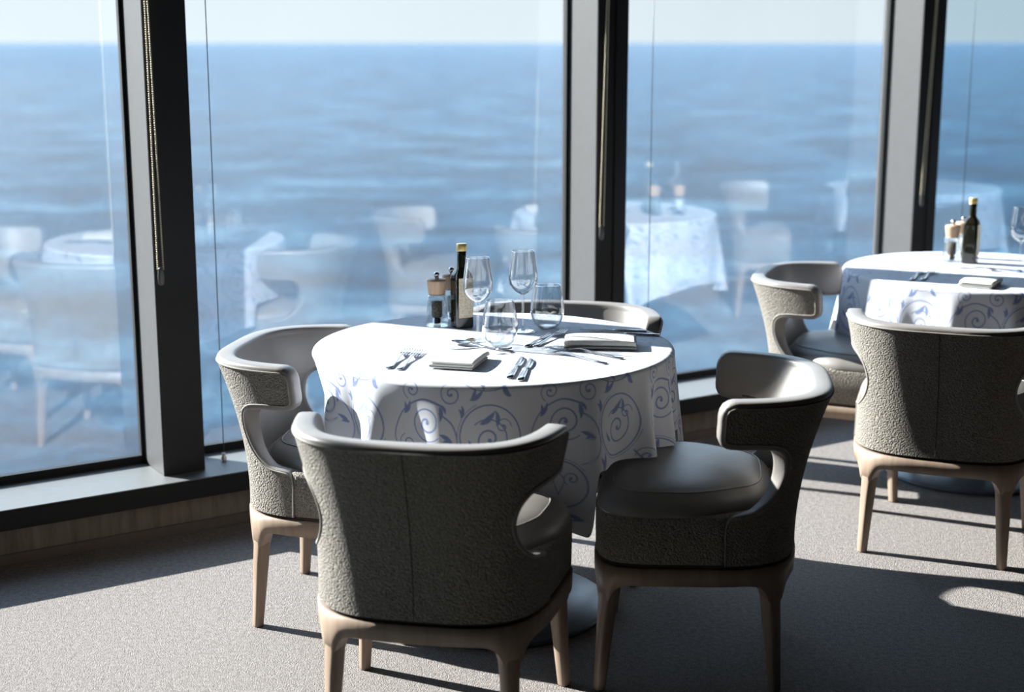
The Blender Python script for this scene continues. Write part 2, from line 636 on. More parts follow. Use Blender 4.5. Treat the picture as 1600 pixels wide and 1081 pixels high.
def plan_point(phi, inset=0.0):
    """closed seat outline, phi=0 at rear centre, pi at front centre; + x side first"""
    cx, sx = math.cos(phi), math.sin(phi)
    n = 3.3 if cx > 0 else 5.0
    yy = -sgnpow(cx, 2 / n) * (.25 if cx > 0 else .245)
    w = .253 + .045 * max(0, min(1, (yy + .25) / .5))
    return np.array([w * sgnpow(sx, 2 / n), yy])


NP_ = 2400
_PH = np.linspace(0, 2 * PI, NP_ + 1)
_PL = np.array([plan_point(p) for p in _PH])
_SL = np.concatenate([[0], np.cumsum(np.hypot(*np.diff(_PL, axis=0).T))])
PERI = _SL[-1]


def outline(l):
    l = np.mod(l, PERI)
    return np.array([np.interp(l, _SL, _PL[:, 0]), np.interp(l, _SL, _PL[:, 1])])


def onormal(l):
    d = outline(l + .012) - outline(l - .012)
    n = np.array([d[1], -d[0]])
    n /= np.hypot(*n)
    return n


ZB, ZT = .335, .732
side_l = np.interp(-.075, _PL[:NP_ // 2, 1], _SL[:NP_ // 2])      # arc length where the seam stands


def shellP(l, z):
    b = outline(l); n = onormal(l)
    t = max(0., (z - ZB) / (ZT - ZB))
    fl = t ** 1.45 * (.040 + .038 * max(0, -n[1]) ** 2) - .010 * math.sin(PI * min(1, t)) 
    p = b + n * fl
    return np.array([p[0], p[1], z]), np.array([n[0], n[1], 0.])


def make_chair():
    root = empty('dining_chair')
    lw = side_l + .012
    ln = np.interp(.205, _PL[:NP_ // 4, 0], _SL[:NP_ // 4]) - .005
    ctrl = [(side_l, ZB), (side_l, .38), (side_l, .425), (side_l - .012, .450), (ln + .075, .462), (ln + .025, .500), (ln + .002, .550),
            (ln + .010, .600), (ln + .038, .629), (ln + .080, .638), (lw - .03, .640), (lw - .008, .643), (lw, .654), (lw, .69), (lw, ZT - .022),
            (lw - .006, ZT - .006), (lw - .02, ZT)]
    Bp = np.array(smooth_profile(ctrl, 8))
    seg = np.concatenate([[0], np.cumsum(np.hypot(*np.diff(Bp, axis=0).T))])
    NR = 78
    s_ = np.linspace(0, seg[-1], NR)
    Bp = np.stack([np.interp(s_, seg, Bp[:, 0]), np.interp(s_, seg, Bp[:, 1])], 1)
    zc = ZB + (ZT - ZB) * np.linspace(0, 1, NR)
    NU = 64
    us = np.linspace(-1, 1, NU * 2 + 1)

    def th(z): return .03 + .021 * max(0, min(1, (z - .42) / .2))
    outer, inner = [], []
    for i in range(NR):
        for u in us:
            a = abs(u)
            l = u * Bp[i, 0]
            z = zc[i] * (1 - a ** 1.6) + Bp[i, 1] * a ** 1.6
            P, N = shellP(l, z)
            outer.append(P)
            inner.append(P - N * th(z))
    NC = len(us)
    Fo = []
    for i in range(NR - 1):
        for j in range(NC - 1):
            a = i * NC + j
            Fo.append((a, a + 1, a + 1 + NC, a + NC))
    mesh_obj('backrest', outer, Fo, MT['boucle'], root)
    # boundary loop: right side upward, top right->left, left side downward
    loop = [i * NC + NC - 1 for i in range(NR)] + [(NR - 1) * NC + j for j in range(NC - 2, -1, -1)] + [i * NC for i in range(NR - 2, -1, -1)]
    V = [p for p in inner]
    Fi = [f[::-1] for f in Fo]
    K = 10
    nL = len(loop)
    strips = []
    for q, idx in enumerate(loop):
        P, I = np.array(outer[idx]), np.array(inner[idx])
        Nn = (P - I); t_ = np.linalg.norm(Nn); Nn /= t_
        A_, B_ = np.array(outer[loop[max(q - 1, 0)]]), np.array(outer[loop[min(q + 1, nL - 1)]])
        tg = B_ - A_; tg /= (np.linalg.norm(tg) + 1e-9)
        T = np.cross(tg, Nn)
        T /= np.linalg.norm(T) + 1e-9
        bul = .30 * t_ * max(0, min(1, (P[2] - .435) / .03))
        row = [None] * (K + 1)
        for k in range(K + 1):
            an = PI * k / K
            X = (P + I) / 2 + Nn * (t_ / 2 * sgnpow(math.cos(an), .55)) + T * (bul * max(0, math.sin(an)) ** .55)
            row[k] = len(V); V.append(X)
        strips.append(row)
    for q in range(nL - 1):
        for k in range(K):
            Fi.append((strips[q][k], strips[q][k + 1], strips[q + 1][k + 1], strips[q + 1][k]))
    o = mesh_obj('inner_lining', V, Fi, MT['leather'], root)
    # check direction of bulge and merge
    me = o.data
    bm = bmesh.new(); bm.from_mesh(me)
    bmesh.ops.remove_doubles(bm, verts=bm.verts, dist=1e-5)
    bmesh.ops.recalc_face_normals(bm, faces=bm.faces)
    bm.to_mesh(me); bm.free()
    o['label'] = 'smooth grey leather lining and rolled edge'
    # piping along the outer edge
    pp = []
    for idx in loop:
        P = np.array(outer[idx]); I = np.array(inner[idx]); Nn = P - I; Nn /= np.linalg.norm(Nn)
        pp.append(P + Nn * .0004)
    keep = [pp[0]]
    for p in pp:
        if np.linalg.norm(p - keep[-1]) > .006: keep.append(p)
    mesh_obj('piping', *tube(keep, .0024, 6), MT['thread'], root)
    sm = [shellP(0, z)[0] + np.array([0, -.0004, 0]) for z in np.linspace(ZB + .003, ZT, 20)]
    mesh_obj('back_seam', *tube(sm, .0011, 5), MT['gap'], root)

    # seat base: upholstered box
    n = 200
    secs = []
    for z, ins in ((ZB, .012), (ZB + .001, .005), (ZB + .008, .001), (.40, .0), (.445, .0), (.452, .003), (.456, .010), (.457, .03)):
        row = []
        for k in range(n):
            l = PERI * k / n
            b, N = outline(l), onormal(l)
            rear = .014 * max(0, min(1, (-.07 - b[1]) / .015))
            row.append((*(b - N * (ins + rear)), z))
        secs.append(row)
    mesh_obj('seat_base', *loft(secs), MT['boucle'], root)
    # leather cushion
    def cush(r): return .458 + .046 * max(0, 1 - r ** 7) ** .55 + .022 * (1 - r ** 2)
    cs = []
    rr = [1.0, 1.0, .996, .988, .975, .95, .92, .86, .78, .70, .6, .45, .3, .15, .03]
    for q, r in enumerate(rr):
        row = []
        for k in range(n):
            l = PERI * k / n
            b, N = outline(l), onormal(l)
            rear = .050 * (lambda q_: q_ * q_ * (3 - 2 * q_))(max(0, min(1, (.03 - b[1]) / .19)))
            b = b - N * (.004 + rear)
            z = .452 if q == 0 else cush(r)
            row.append((b[0] * r, b[1] * r + .01 * (1 - r), z))
        cs.append(row)
    cu = mesh_obj('seat_cushion', *loft(cs), MT['leather'], root)
    pr = []
    for k in range(90):
        l = PERI * k / 90
        b, N = outline(l), onormal(l)
        rear = .050 * (lambda q_: q_ * q_ * (3 - 2 * q_))(max(0, min(1, (.03 - b[1]) / .19)))
        b = (b - N * (.004 + rear)) * .84
        pr.append((b[0], b[1] + .002, cush(.84) + .0006))
    mesh_obj('cushion_piping', *tube(pr, .0019, 6, closed=True), MT['leather'], cu)

    # wooden frame: apron that arches down into the legs
    feet = {(-1, -1): (-.208, -.205), (1, -1): (.208, -.205), (-1, 1): (-.256, .222), (1, 1): (.256, .222)}
    n = 300
    lp = []
    tops = []
    for (sx, sy) in feet:
        cands = [(abs(math.atan2(p[1] - 0, p[0]) - math.atan2(sy * (.235 if sy > 0 else .215), sx * (.27 if sy > 0 else .225))), l) for p, l in zip(_PL, _SL)]
        tops.append(min(cands)[1])
    rows = []
    for k in range(n):
        l = PERI * k / n
        b, N = outline(l), onormal(l)
        dmin = min(min(abs(l - t), PERI - abs(l - t)) for t in tops)
        dip = .052 * math.exp(-(max(0, dmin - .022) / .017) ** 1.1)
        zl = .283 - dip
        rows.append((b, N, zl))
    secs = []
    prof = [(.004, 0), (-.001, .004), (-.002, .5), (-.002, .97), (.003, 1.0), (.030, 1.0), (.033, .97), (.033, .03), (.030, 0)]
    for ins, f in prof:
        secs.append([(*(b - N * ins), zl + (.326 - zl) * f) for b, N, zl in rows])
    V = [p for s in secs for p in s]
    Fc = []
    for i in range(len(secs)):
        j = (i + 1) % len(secs)
        for k in range(n):
            k2 = (k + 1) % n
            Fc.append((i * n + k, i * n + k2, j * n + k2, j * n + k))
    mesh_obj('seat_frame', V, Fc, MT['chairwood'], root)
    secs = [[(*(outline(PERI * k / 120) - onormal(PERI * k / 120) * .008), z) for k in range(120)] for z in (.322, .337)]
    mesh_obj('shadow_gap', *loft(secs), MT['gap'], root)
    # legs
    for ti, (key, ft) in enumerate(feet.items()):
        l = tops[ti]
        b, N = outline(l), onormal(l)
        T = np.array([-N[1], N[0]])
        topc = b - N * .019
        secs = []
        for z, f in ((0, 1), (.004, 1.06), (.06, 1.18), (.12, 1.34), (.18, 1.52), (.225, 1.72), (.25, 1.95), (.27, 2.2), (.29, 2.3), (.318, 2.3)):
            t = min(1, z / .26)
            c = np.array(ft) * (1 - t) + topc * t
            hw = .0125 * f
            hn = .0125 * (f if f < 1.5 else 1.5 + (f - 1.5) * .05)
            row = []
            for k in range(20):
                a = 2 * PI * k / 20
                q = c + T * (hw * sgnpow(math.cos(a), .55)) + N * (hn * sgnpow(math.sin(a), .55))
                row.append((q[0], q[1], z))
            secs.append(row)
        mesh_obj('leg', *loft(secs), MT['chairwood'], root)
    return root


chair0 = make_chair()
GC = 'upholstered wing chairs at the dining tables'
CHAIRS = [((-.165, 3.235), 79, 'grey wing-back dining chair in front, its back turned to the camera'),
          ((-.455, 3.95), -10, 'grey wing-back dining chair at the left side of the front table'),
          ((.468, 3.605), 172.6, 'grey wing-back dining chair at the right side of the front table, seat in profile'),
          ((.138, 4.349), -100, 'grey wing-back dining chair behind the front table, only its back rim showing'),
          ((1.364, 4.49), 67.8, 'grey wing-back dining chair with its back to the camera at the right table'),
          ((1.20, 5.205), -20, 'grey wing-back dining chair by the window at the left of the right table'),
          ((3.42, 5.62), 75, 'grey wing-back dining chair right of the frame, mirrored in the right-hand window panes'),
          ((3.05, 6.48), -10, 'grey wing-back dining chair near the windows right of the frame, showing only as a reflection')]
for i, ((x, y), h, lab) in enumerate(CHAIRS):
    c = chair0 if i == 0 else copy_tree(chair0)
    c.location = (x, y, 0)
    c.rotation_euler = (0, 0, math.radians(h - 90))
    tag(c, lab, 'chair', GC)


# ------------------------------------------------------------------ scroll pattern (tile, 1 px = 1 mm)
TS = 420
tile = np.zeros((TS, TS))


def stamp(pts, wid):
    for (x, y), w in zip(pts, wid):
        R = int(w + 3)
        ix, iy = int(round(x)), int(round(y))
        xs = np.arange(ix - R, ix + R + 1); ys = np.arange(iy - R, iy + R + 1)
        gx, gy = np.meshgrid(xs, ys, indexing='ij')
        d = np.hypot(gx - x, gy - y)
        val = np.clip((w * .85 - d) / 1.6 + .5, 0, 1)
        sub = tile[np.ix_(xs % TS, ys % TS)]
        tile[np.ix_(xs % TS, ys % TS)] = np.maximum(sub, val)


def curve_pts(P, w0, w1, n=14):
    Q = np.array(smooth_profile(P, n))
    s = np.concatenate([[0], np.cumsum(np.hypot(*np.diff(Q, axis=0).T))])
    m = max(4, int(s[-1] / 1.2))
    t = np.linspace(0, s[-1], m)
    pts = np.stack([np.interp(t, s, Q[:, 0]), np.interp(t, s, Q[:, 1])], 1)
    f = t / s[-1]
    stamp(pts, w0 + (w1 - w0) * f)


def spiral(cx, cy, r0, turns, a0, sg=1, w=2.0, ball=4.5):
    P = []
    for t in np.linspace(0, 1, int(40 * turns)):
        r = r0 * (1 - t) ** .85 + 2
        a = a0 + sg * 2 * PI * turns * t
        P.append((cx + r * math.cos(a), cy + r * math.sin(a)))
    curve_pts(P, w * .8, w * 1.3, 3)
    stamp([P[-1]], [ball])


def ring(cx, cy, r, w, a0=0, a1=2 * PI):
    P = [(cx + r * math.cos(a), cy + r * math.sin(a)) for a in np.linspace(a0, a1, 60)]
    curve_pts(P, w, w, 3)


def leaf(x, y, a, L, wd, bend=.4):
    t = np.linspace(0, 1, int(L))
    ang = a + bend * t
    X = x + np.cumsum(np.cos(ang)); Y = y + np.cumsum(np.sin(ang))
    stamp(np.stack([X, Y], 1), wd * np.sin(PI * t ** .8) + .6)


def teardrop(cx, cy, h, w):
    curve_pts([(cx, cy - h), (cx + w * .8, cy - h * .1), (cx + w, cy + h * .5), (cx, cy + h), (cx - w, cy + h * .5), (cx - w * .8, cy - h * .1), (cx, cy - h)], 1.6, 1.6, 10)


ring(95, 120, 68, 2.4); ring(95, 120, 75, 1.1, .6, 4.2)
teardrop(95, 120, 30, 14); spiral(62, 140, 20, 1.3, -1.2, 1, 1.8); spiral(128, 138, 19, 1.3, 4.2, -1, 1.8)
leaf(95, 150, 1.2, 40, 6); leaf(95, 150, 1.9, 36, 5, -.5)
ring(300, 270, 88, 2.6); ring(300, 270, 96, 1.2, 2.0, 6.0)
spiral(300, 262, 58, 1.7, 2.4, -1, 2.6, 7); leaf(270, 305, .3, 60, 9, .8); leaf(320, 300, 1.2, 44, 7, .9)
leaf(262, 230, 2.6, 40, 6, -.7); spiral(338, 300, 22, 1.2, 0, 1, 1.8)
spiral(225, 95, 44, 1.8, 3.4, 1, 2.4, 6); spiral(345, 80, 46, 1.7, 0.4, -1, 2.4, 6)
spiral(110, 300, 52, 1.8, -.8, -1, 2.6, 7); spiral(40, 235, 26, 1.5, 2.0, 1, 1.9, 4)
spiral(400, 165, 26, 1.5, 3.0, -1, 1.9, 4); spiral(185, 385, 34, 1.6, 1.2, 1, 2.1, 5); spiral(60, 390, 28, 1.5, 4.2, -1, 2, 5)
curve_pts([(165, 60), (195, 20), (260, -20), (330, -15), (385, 30)], 1.5, 3.2)
curve_pts([(20, 200), (0, 260), (30, 330), (95, 365), (160, 350)], 1.5, 3.4)
curve_pts([(150, 180), (190, 200), (205, 245), (190, 300), (150, 330)], 1.4, 3.0)
curve_pts([(385, 60), (410, 100), (395, 150), (370, 185)], 1.4, 2.8)
for (x, y, a, L, w, b) in ((205, 160, .8, 52, 8, .9), (188, 250, 2.2, 44, 7, .8), (260, 20, 5.6, 50, 8, -.8), (300, 150, 3.8, 40, 7, -.9), (385, 110, 4.4, 44, 7, .8),
                           (30, 320, .6, 46, 7, .9), (150, 350, 5.2, 44, 7, -.9), (5, 60, 1.4, 52, 8, .7), (240, 370, .2, 52, 7, .9), (360, 380, 2.4, 48, 8, -.8),
                           (150, 20, 2.4, 40, 6, .8), (215, 320, 1.1, 36, 6, .8)):
    leaf(x, y, a, L, w, b)
    leaf(x + 4, y + 3, a + .55, L * .7, w * .7, b)


def sample_tile(U, Vv):
    x = np.mod(U * 1120, TS); y = np.mod(Vv * 1120, TS)
    x0 = np.floor(x).astype(int); y0 = np.floor(y).astype(int)
    fx, fy = x - x0, y - y0
    x0 %= TS; y0 %= TS; x1 = (x0 + 1) % TS; y1 = (y0 + 1) % TS
    return tile[x0, y0] * (1 - fx) * (1 - fy) + tile[x1, y0] * fx * (1 - fy) + tile[x0, y1] * (1 - fx) * fy + tile[x1, y1] * fx * fy


# ------------------------------------------------------------------ tables
TZ = .75
TABLES = [((-.05, 3.935), 0.0), ((1.70, 5.27), 0.0), ((3.62, 6.35), 0.0)]


def make_table(x, y, label):
    root = tag(empty('dining_table', (x, y, 0)), label, 'table', 'round pedestal tables')
    mesh_obj('tabletop', *lathe([(0, TZ - .030), (.46, TZ - .030), (.484, TZ - .022), (.488, TZ - .012), (.484, TZ - .003), (.478, TZ - .0015), (0, TZ - .0015)], 96), MT['tabletop'], root)
    mesh_obj('column', *lathe([(.085, .02), (.082, .028), (.078, .05), (.078, TZ - .05), (.12, TZ - .031), (0, TZ - .031)], 48), MT['column'], root)
    mesh_obj('base_plate', *lathe([(0, 0), (.318, 0), (.322, .003), (.322, .011), (.316, .015), (.085, .021), (0, .021)], 96), MT['plate'], root)
    return root


make_table(*TABLES[0][0], 'round pedestal table under the front white cloth, its grey disc base between the chairs')
make_table(*TABLES[1][0], 'round pedestal table under the right-hand white cloth, its column behind chair legs')

make_table(*TABLES[2][0], 'round pedestal table right of the frame, under the cloth mirrored in the panes')

R_T = .492


def angdiff(a, b): return (a - b + PI) % (2 * PI) - PI


def make_cloth(cx, cy, corners, chairs, seedv, extra_folds):
    NA = 1400
    phi = np.linspace(0, 2 * PI, NA, endpoint=False)
    cor = np.zeros(NA)
    for c in corners:
        d = np.abs(angdiff(phi, c))
        cor = np.maximum(cor, np.exp(-(d / .36) ** 1.8))
    drop = .295 + .085 * cor
    # the cloth stops on seats that are pushed under it
    lim = np.full(NA, 9.0)
    X = cx + (R_T + .02) * np.cos(phi); Y = cy + (R_T + .02) * np.sin(phi)
    for ci, ((px, py), h) in enumerate(chairs):
        mg = .035 if (ci == 0 and seedv < 2) else 0
        a = math.radians(h); f = np.array([math.cos(a), math.sin(a)]); r = np.array([math.sin(a), -math.cos(a)])
        lx = (X - px) * r[0] + (Y - py) * r[1]; ly = (X - px) * f[0] + (Y - py) * f[1]
        dx = np.maximum(np.abs(lx) - .285 + mg, 0); dy = np.maximum(np.abs(ly) - .25 + mg, 0)
        dd = np.hypot(dx, dy)
        lim = np.minimum(lim, .212 + np.clip(dd / .035, 0, 1) ** 1.5 * .5)
    drop = np.minimum(drop, lim)
    for _ in range(6): drop = (np.roll(drop, 1) + drop + np.roll(drop, -1)) / 3
    fold = np.zeros(NA)
    for c in corners:
        d = angdiff(phi, c)
        fold += .060 * np.exp(-(d / .085) ** 2) - .032 * np.exp(-((np.abs(d) - .21) / .10) ** 2) + .018 * np.exp(-((np.abs(d) - .40) / .09) ** 2)
    fold += .006 * np.sin(phi * 7 + seedv) + .004 * np.sin(phi * 17 + 2 * seedv)
    for (a, w, amp) in extra_folds:
        fold += amp * np.exp(-(angdiff(phi, a) / w) ** 2)
    lean = np.zeros(NA)
    NT_, ND = 60, 170
    V, S = [], []
    rt = np.linspace(0, 1, NT_) ** .8
    rad = rt * (R_T - .012)
    c_, s_ = np.cos(phi), np.sin(phi)
    allv = []
    alls = []
    for r in rad[1:]:
        z = np.full(NA, TZ + .0015) + .0006 * np.sin(r * 30 + phi * 3)
        allv.append(np.stack([r * c_, r * s_, z], 1))
        alls.append(sample_tile(r * c_ + .13, r * s_ + .21) * .35)
    # rounded edge then hang
    for q in range(1, 7):
        an = PI / 2 * q / 6
        r = R_T - .012 + .012 * math.sin(an) ; z = TZ + .0015 - .012 * (1 - math.cos(an))
        allv.append(np.stack([r * c_, r * s_, np.full(NA, z)], 1))
        alls.append(sample_tile(phi * .535, np.full(NA, -.012 * an)))
    for q in range(1, ND + 1):
        t = q / ND
        dz = drop * t - 0.0
        g = np.clip(dz / .33, 0, 1.6)
        r = R_T + fold * (g ** .85) + .010 * g
        z = TZ + .0015 - .012 - dz * np.sqrt(np.clip(1 - (fold * .55) ** 2 / np.maximum(drop, .1) ** 2, .3, 1))
        allv.append(np.stack([r * c_, r * s_, z], 1))
        alls.append(sample_tile(phi * .535 + .25 * fold * g * 0, -.02 - dz))
    P = np.concatenate([np.array([[0, 0, TZ + .0015]])] + allv)
    Sc = np.concatenate([[0.0]] + alls)
    NRW = len(allv)
    F4 = []
    idx = np.arange(NA)
    nx = (idx + 1) % NA
    F3 = np.stack([np.zeros(NA, int), 1 + idx, 1 + nx], 1)
    for i in range(NRW - 1):
        a = 1 + i * NA; b = a + NA
        F4.append(np.stack([a + idx, b + idx, b + nx, a + nx], 1))
    F4 = np.concatenate(F4)
    me = bpy.data.meshes.new('tablecloth')
    me.vertices.add(len(P)); me.vertices.foreach_set('co', P.ravel())
    nl = len(F3) * 3 + len(F4) * 4
    me.loops.add(nl)
    me.loops.foreach_set('vertex_index', np.concatenate([F3.ravel(), F4.ravel()]))
    me.polygons.add(len(F3) + len(F4))
    ls = np.concatenate([np.arange(len(F3)) * 3, len(F3) * 3 + np.arange(len(F4)) * 4])
    me.polygons.foreach_set('loop_start', ls)
    me.update(calc_edges=True)
    me.polygons.foreach_set('use_smooth', [True] * len(me.polygons))
    at_ = me.attributes.new('scroll', 'FLOAT', 'POINT')
    at_.data.foreach_set('value', Sc.astype(np.float32))
    me.materials.append(MT['cloth'])
    me.validate()
    o = bpy.data.objects.new('tablecloth', me)
    COL.objects.link(o)
    o.location = (cx, cy, 0)
    return o


D2R = math.radians
c1 = make_cloth(*TABLES[0][0], [D2R(a) for a in (-60, 38, 140, -126)], [(p, h) for (p, h, _) in CHAIRS[:4]], 1.3,
                [(D2R(-24), .05, .040), (D2R(-39), .045, .040), (D2R(-31), .035, -.030), (D2R(-12), .05, -.028), (D2R(2), .05, .026), (D2R(16), .05, -.02), (D2R(-172), .50, -.085), (D2R(-150), .07, .03), (D2R(-162), .05, -.02), (D2R(-138), .05, -.02)])
tag(c1, 'white tablecloth with blue scroll pattern draped over the front round table', 'tablecloth', 'white scroll-patterned tablecloths')
c2 = make_cloth(*TABLES[1][0], [D2R(a) for a in (-118, -28, 62, 152)], [(p, h) for (p, h, _) in CHAIRS[4:6]], 2.1,
                [(D2R(-150), .07, .035), (D2R(-95), .06, .035), (D2R(-135), .06, -.02), (D2R(-75), .06, -.02), (D2R(180), .08, .03)])
tag(c2, 'white tablecloth with blue scroll pattern draped over the right-hand round table', 'tablecloth', 'white scroll-patterned tablecloths')
c3 = copy_tree(c2)
c3.location = (*TABLES[2][0], 0); c3.rotation_euler = (0, 0, D2R(8))
tag(c3, 'white tablecloth on a table right of the frame, mirrored in the right-hand window panes', 'tablecloth')
CZ = TZ + .0022      # cloth surface


# ------------------------------------------------------------------ table ware
def heading(p, q): return math.atan2(q.y - p.y, q.x - p.x)


def make_fork():
    mb = MB()
    # handle and neck as a loft along +x (tines at +x end)
    sec = []
    for x, w, h, z in ((-.100, .0052, .0016, .002), (-.099, .0075, .0022, .0022), (-.07, .0072, .0020, .0024), (-.03, .0052, .0018, .0035), (.0, .0034, .0017, .0065),
                       (.02, .0032, .0017, .0085), (.032, .0065, .0013, .0080), (.045, .0112, .0010, .0060), (.055, .0118, .0009, .0050)):
        sec.append([(x, w * sgnpow(math.cos(a), .8), z + h * math.sin(a)) for a in np.linspace(0, 2 * PI, 13)[:-1]])
    mb.add(loft(sec))
    for k in range(4):
        y0 = -.0092 + k * .00613
        sec = []
        for x, w, z in ((.053, .0024, .0052), (.07, .0018, .0042), (.088, .0016, .0052), (.100, .0008, .0080)):
            sec.append([(x, y0 * (1 if x < .08 else .96) + w * math.cos(a), z + .0009 * math.sin(a)) for a in np.linspace(0, 2 * PI, 9)[:-1]])
        mb.add(loft(sec))
    return mb


def make_knife():
    mb = MB()
    sec = []
    for x, w, h, z in ((-.115, .005, .0020, .0028), (-.113, .0082, .0032, .0034), (-.08, .0080, .0032, .0036), (-.04, .0068, .0030, .0036), (-.01, .0050, .0026, .0034),
                       (.0, .0048, .0018, .0032)):
        sec.append([(x, w * sgnpow(math.cos(a), .8), z + h * math.sin(a)) for a in np.linspace(0, 2 * PI, 13)[:-1]])
    mb.add(loft(sec))
    sec = []
    for x, y0, y1 in ((-.002, -.0045, .0045), (.012, -.0085, .0055), (.05, -.0095, .0058), (.085, -.0075, .0058), (.105, -.003, .0056), (.112, .002, .0050)):
        sec.append([(x, y0, .0022), (x, y1, .0022), (x, y1, .0042), (x, y0, .0030)])
    mb.add(loft(sec))
    return mb


def make_spoon():
    mb = MB()
    sec = []
    for x, w, h, z in ((-.095, .0050, .0016, .002), (-.094, .0072, .0022, .0022), (-.06, .0066, .0020, .0026), (-.02, .0042, .0018, .005), (.01, .0032, .0017, .0085),
                       (.024, .0034, .0015, .0095), (.030, .006, .0010, .0085)):
        sec.append([(x, w * sgnpow(math.cos(a), .8), z + h * math.sin(a)) for a in np.linspace(0, 2 * PI, 13)[:-1]])
    mb.add(loft(sec))
    V, Fc = [], []
    nr, na = 7, 28
    for lay in (0, 1):
        V.append((.056, 0, .0022 + .0012 * lay))
        for i in range(1, nr + 1):
            r = i / nr
            for k in range(na):
                a = 2 * PI * k / na
                V.append((.056 + .030 * r * math.cos(a), .0195 * r * math.sin(a) * (1 - .12 * math.cos(a)), .0022 + .0012 * lay + .0062 * r ** 2))
    o2 = 1 + nr * na
    for b, fl in ((0, 1), (o2, 0)):
        for k in range(na):
            f = (b, b + 1 + k, b + 1 + (k + 1) % na); Fc.append(f[::-1] if fl else f)
        for i in range(nr - 1):
            for k in range(na):
                k2 = (k + 1) % na
                f = (b + 1 + i * na + k, b + 1 + (i + 1) * na + k, b + 1 + (i + 1) * na + k2, b + 1 + i * na + k2); Fc.append(f[::-1] if fl else f)
    for k in range(na):
        k2 = (k + 1) % na
        Fc.append((1 + (nr - 1) * na + k, 1 + (nr - 1) * na + k2, o2 + 1 + (nr - 1) * na + k2, o2 + 1 + (nr - 1) * na + k))
    mb.add((V, Fc))
    return mb


def first_or_copy(store, name, maker):
    if name in store:
        c = copy_tree(store[name])
    else:
        c = maker()
        store[name] = c
    return c


PROTO = {}


def mk(name):
    if name == 'fork': return make_fork().obj('fork', MT['steel'])
    if name == 'knife': return make_knife().obj('knife', MT['steel'])
    if name == 'spoon': return make_spoon().obj('spoon', MT['steel'])


def cutlery(name, pa, pb, label, z=CZ, group='stainless steel cutlery on the tables'):
    """pa = pixel of the handle end, pb = pixel of the other end, both on the cloth"""
    a, b = at(*pa, z), at(*pb, z)
    o = first_or_copy(PROTO, name, lambda: mk(name))
    o.location = ((a.x + b.x) / 2, (a.y + b.y) / 2, z)
    o.rotation_euler = (0, 0, heading(a, b))
    s = {'fork': .2, 'knife': .227, 'spoon': .181}[name]
    L = math.hypot(a.x - b.x, a.y - b.y)
    k = max(.82, min(1.12, L / s))
    o.scale = (k, k, 1)
    tag(o, label, name, group)
    return o


cutlery('fork', (602, 580), (643, 545), 'steel fork left of the front napkin, the outer one of the pair')
cutlery('fork', (617, 584), (661, 545), 'steel fork left of the front napkin, the inner one of the pair')
cutlery('knife', (793, 596), (820, 555), 'steel table knife right of the front napkin, nearer to the napkin')
cutlery('knife', (812, 597), (832, 560), 'steel table knife right of the front napkin, farther from the napkin')
cutlery('spoon', (806, 551), (697, 535), 'steel dessert spoon lying above the front napkin, bowl to the left')
cutlery('fork', (696, 547), (800, 548), 'steel dessert fork crossing the spoon above the front napkin', CZ + .006)
cutlery('knife', (822, 543), (862, 521), 'steel dessert knife in the middle, beside the upright-pointing fork')
cutlery('fork', (830, 545), (887, 516), 'steel dessert fork pointing away beside the right napkin')
cutlery('fork', (958, 571), (840, 546), 'steel fork in front of the right napkin, the nearer of the pair')
cutlery('fork', (973, 561), (868, 543), 'steel fork in front of the right napkin, the farther of the pair')
cutlery('knife', (1030, 525), (921, 520), 'steel knife behind the right napkin, near the table rim')
cutlery('knife', (1010, 519), (905, 516), 'steel knife behind the right napkin, nearest the far chair')
cutlery('fork', (1422, 440), (1442, 422), 'steel fork on the right-hand table, the outer one of the pair')
cutlery('fork', (1437, 441), (1461, 421), 'steel fork on the right-hand table, the inner one of the pair')
cutlery('knife', (1585, 424), (1530, 418), 'steel knife above the napkin on the right-hand table')
cutlery('spoon', (1500, 419), (1560, 424), 'steel spoon above the napkin on the right-hand table')


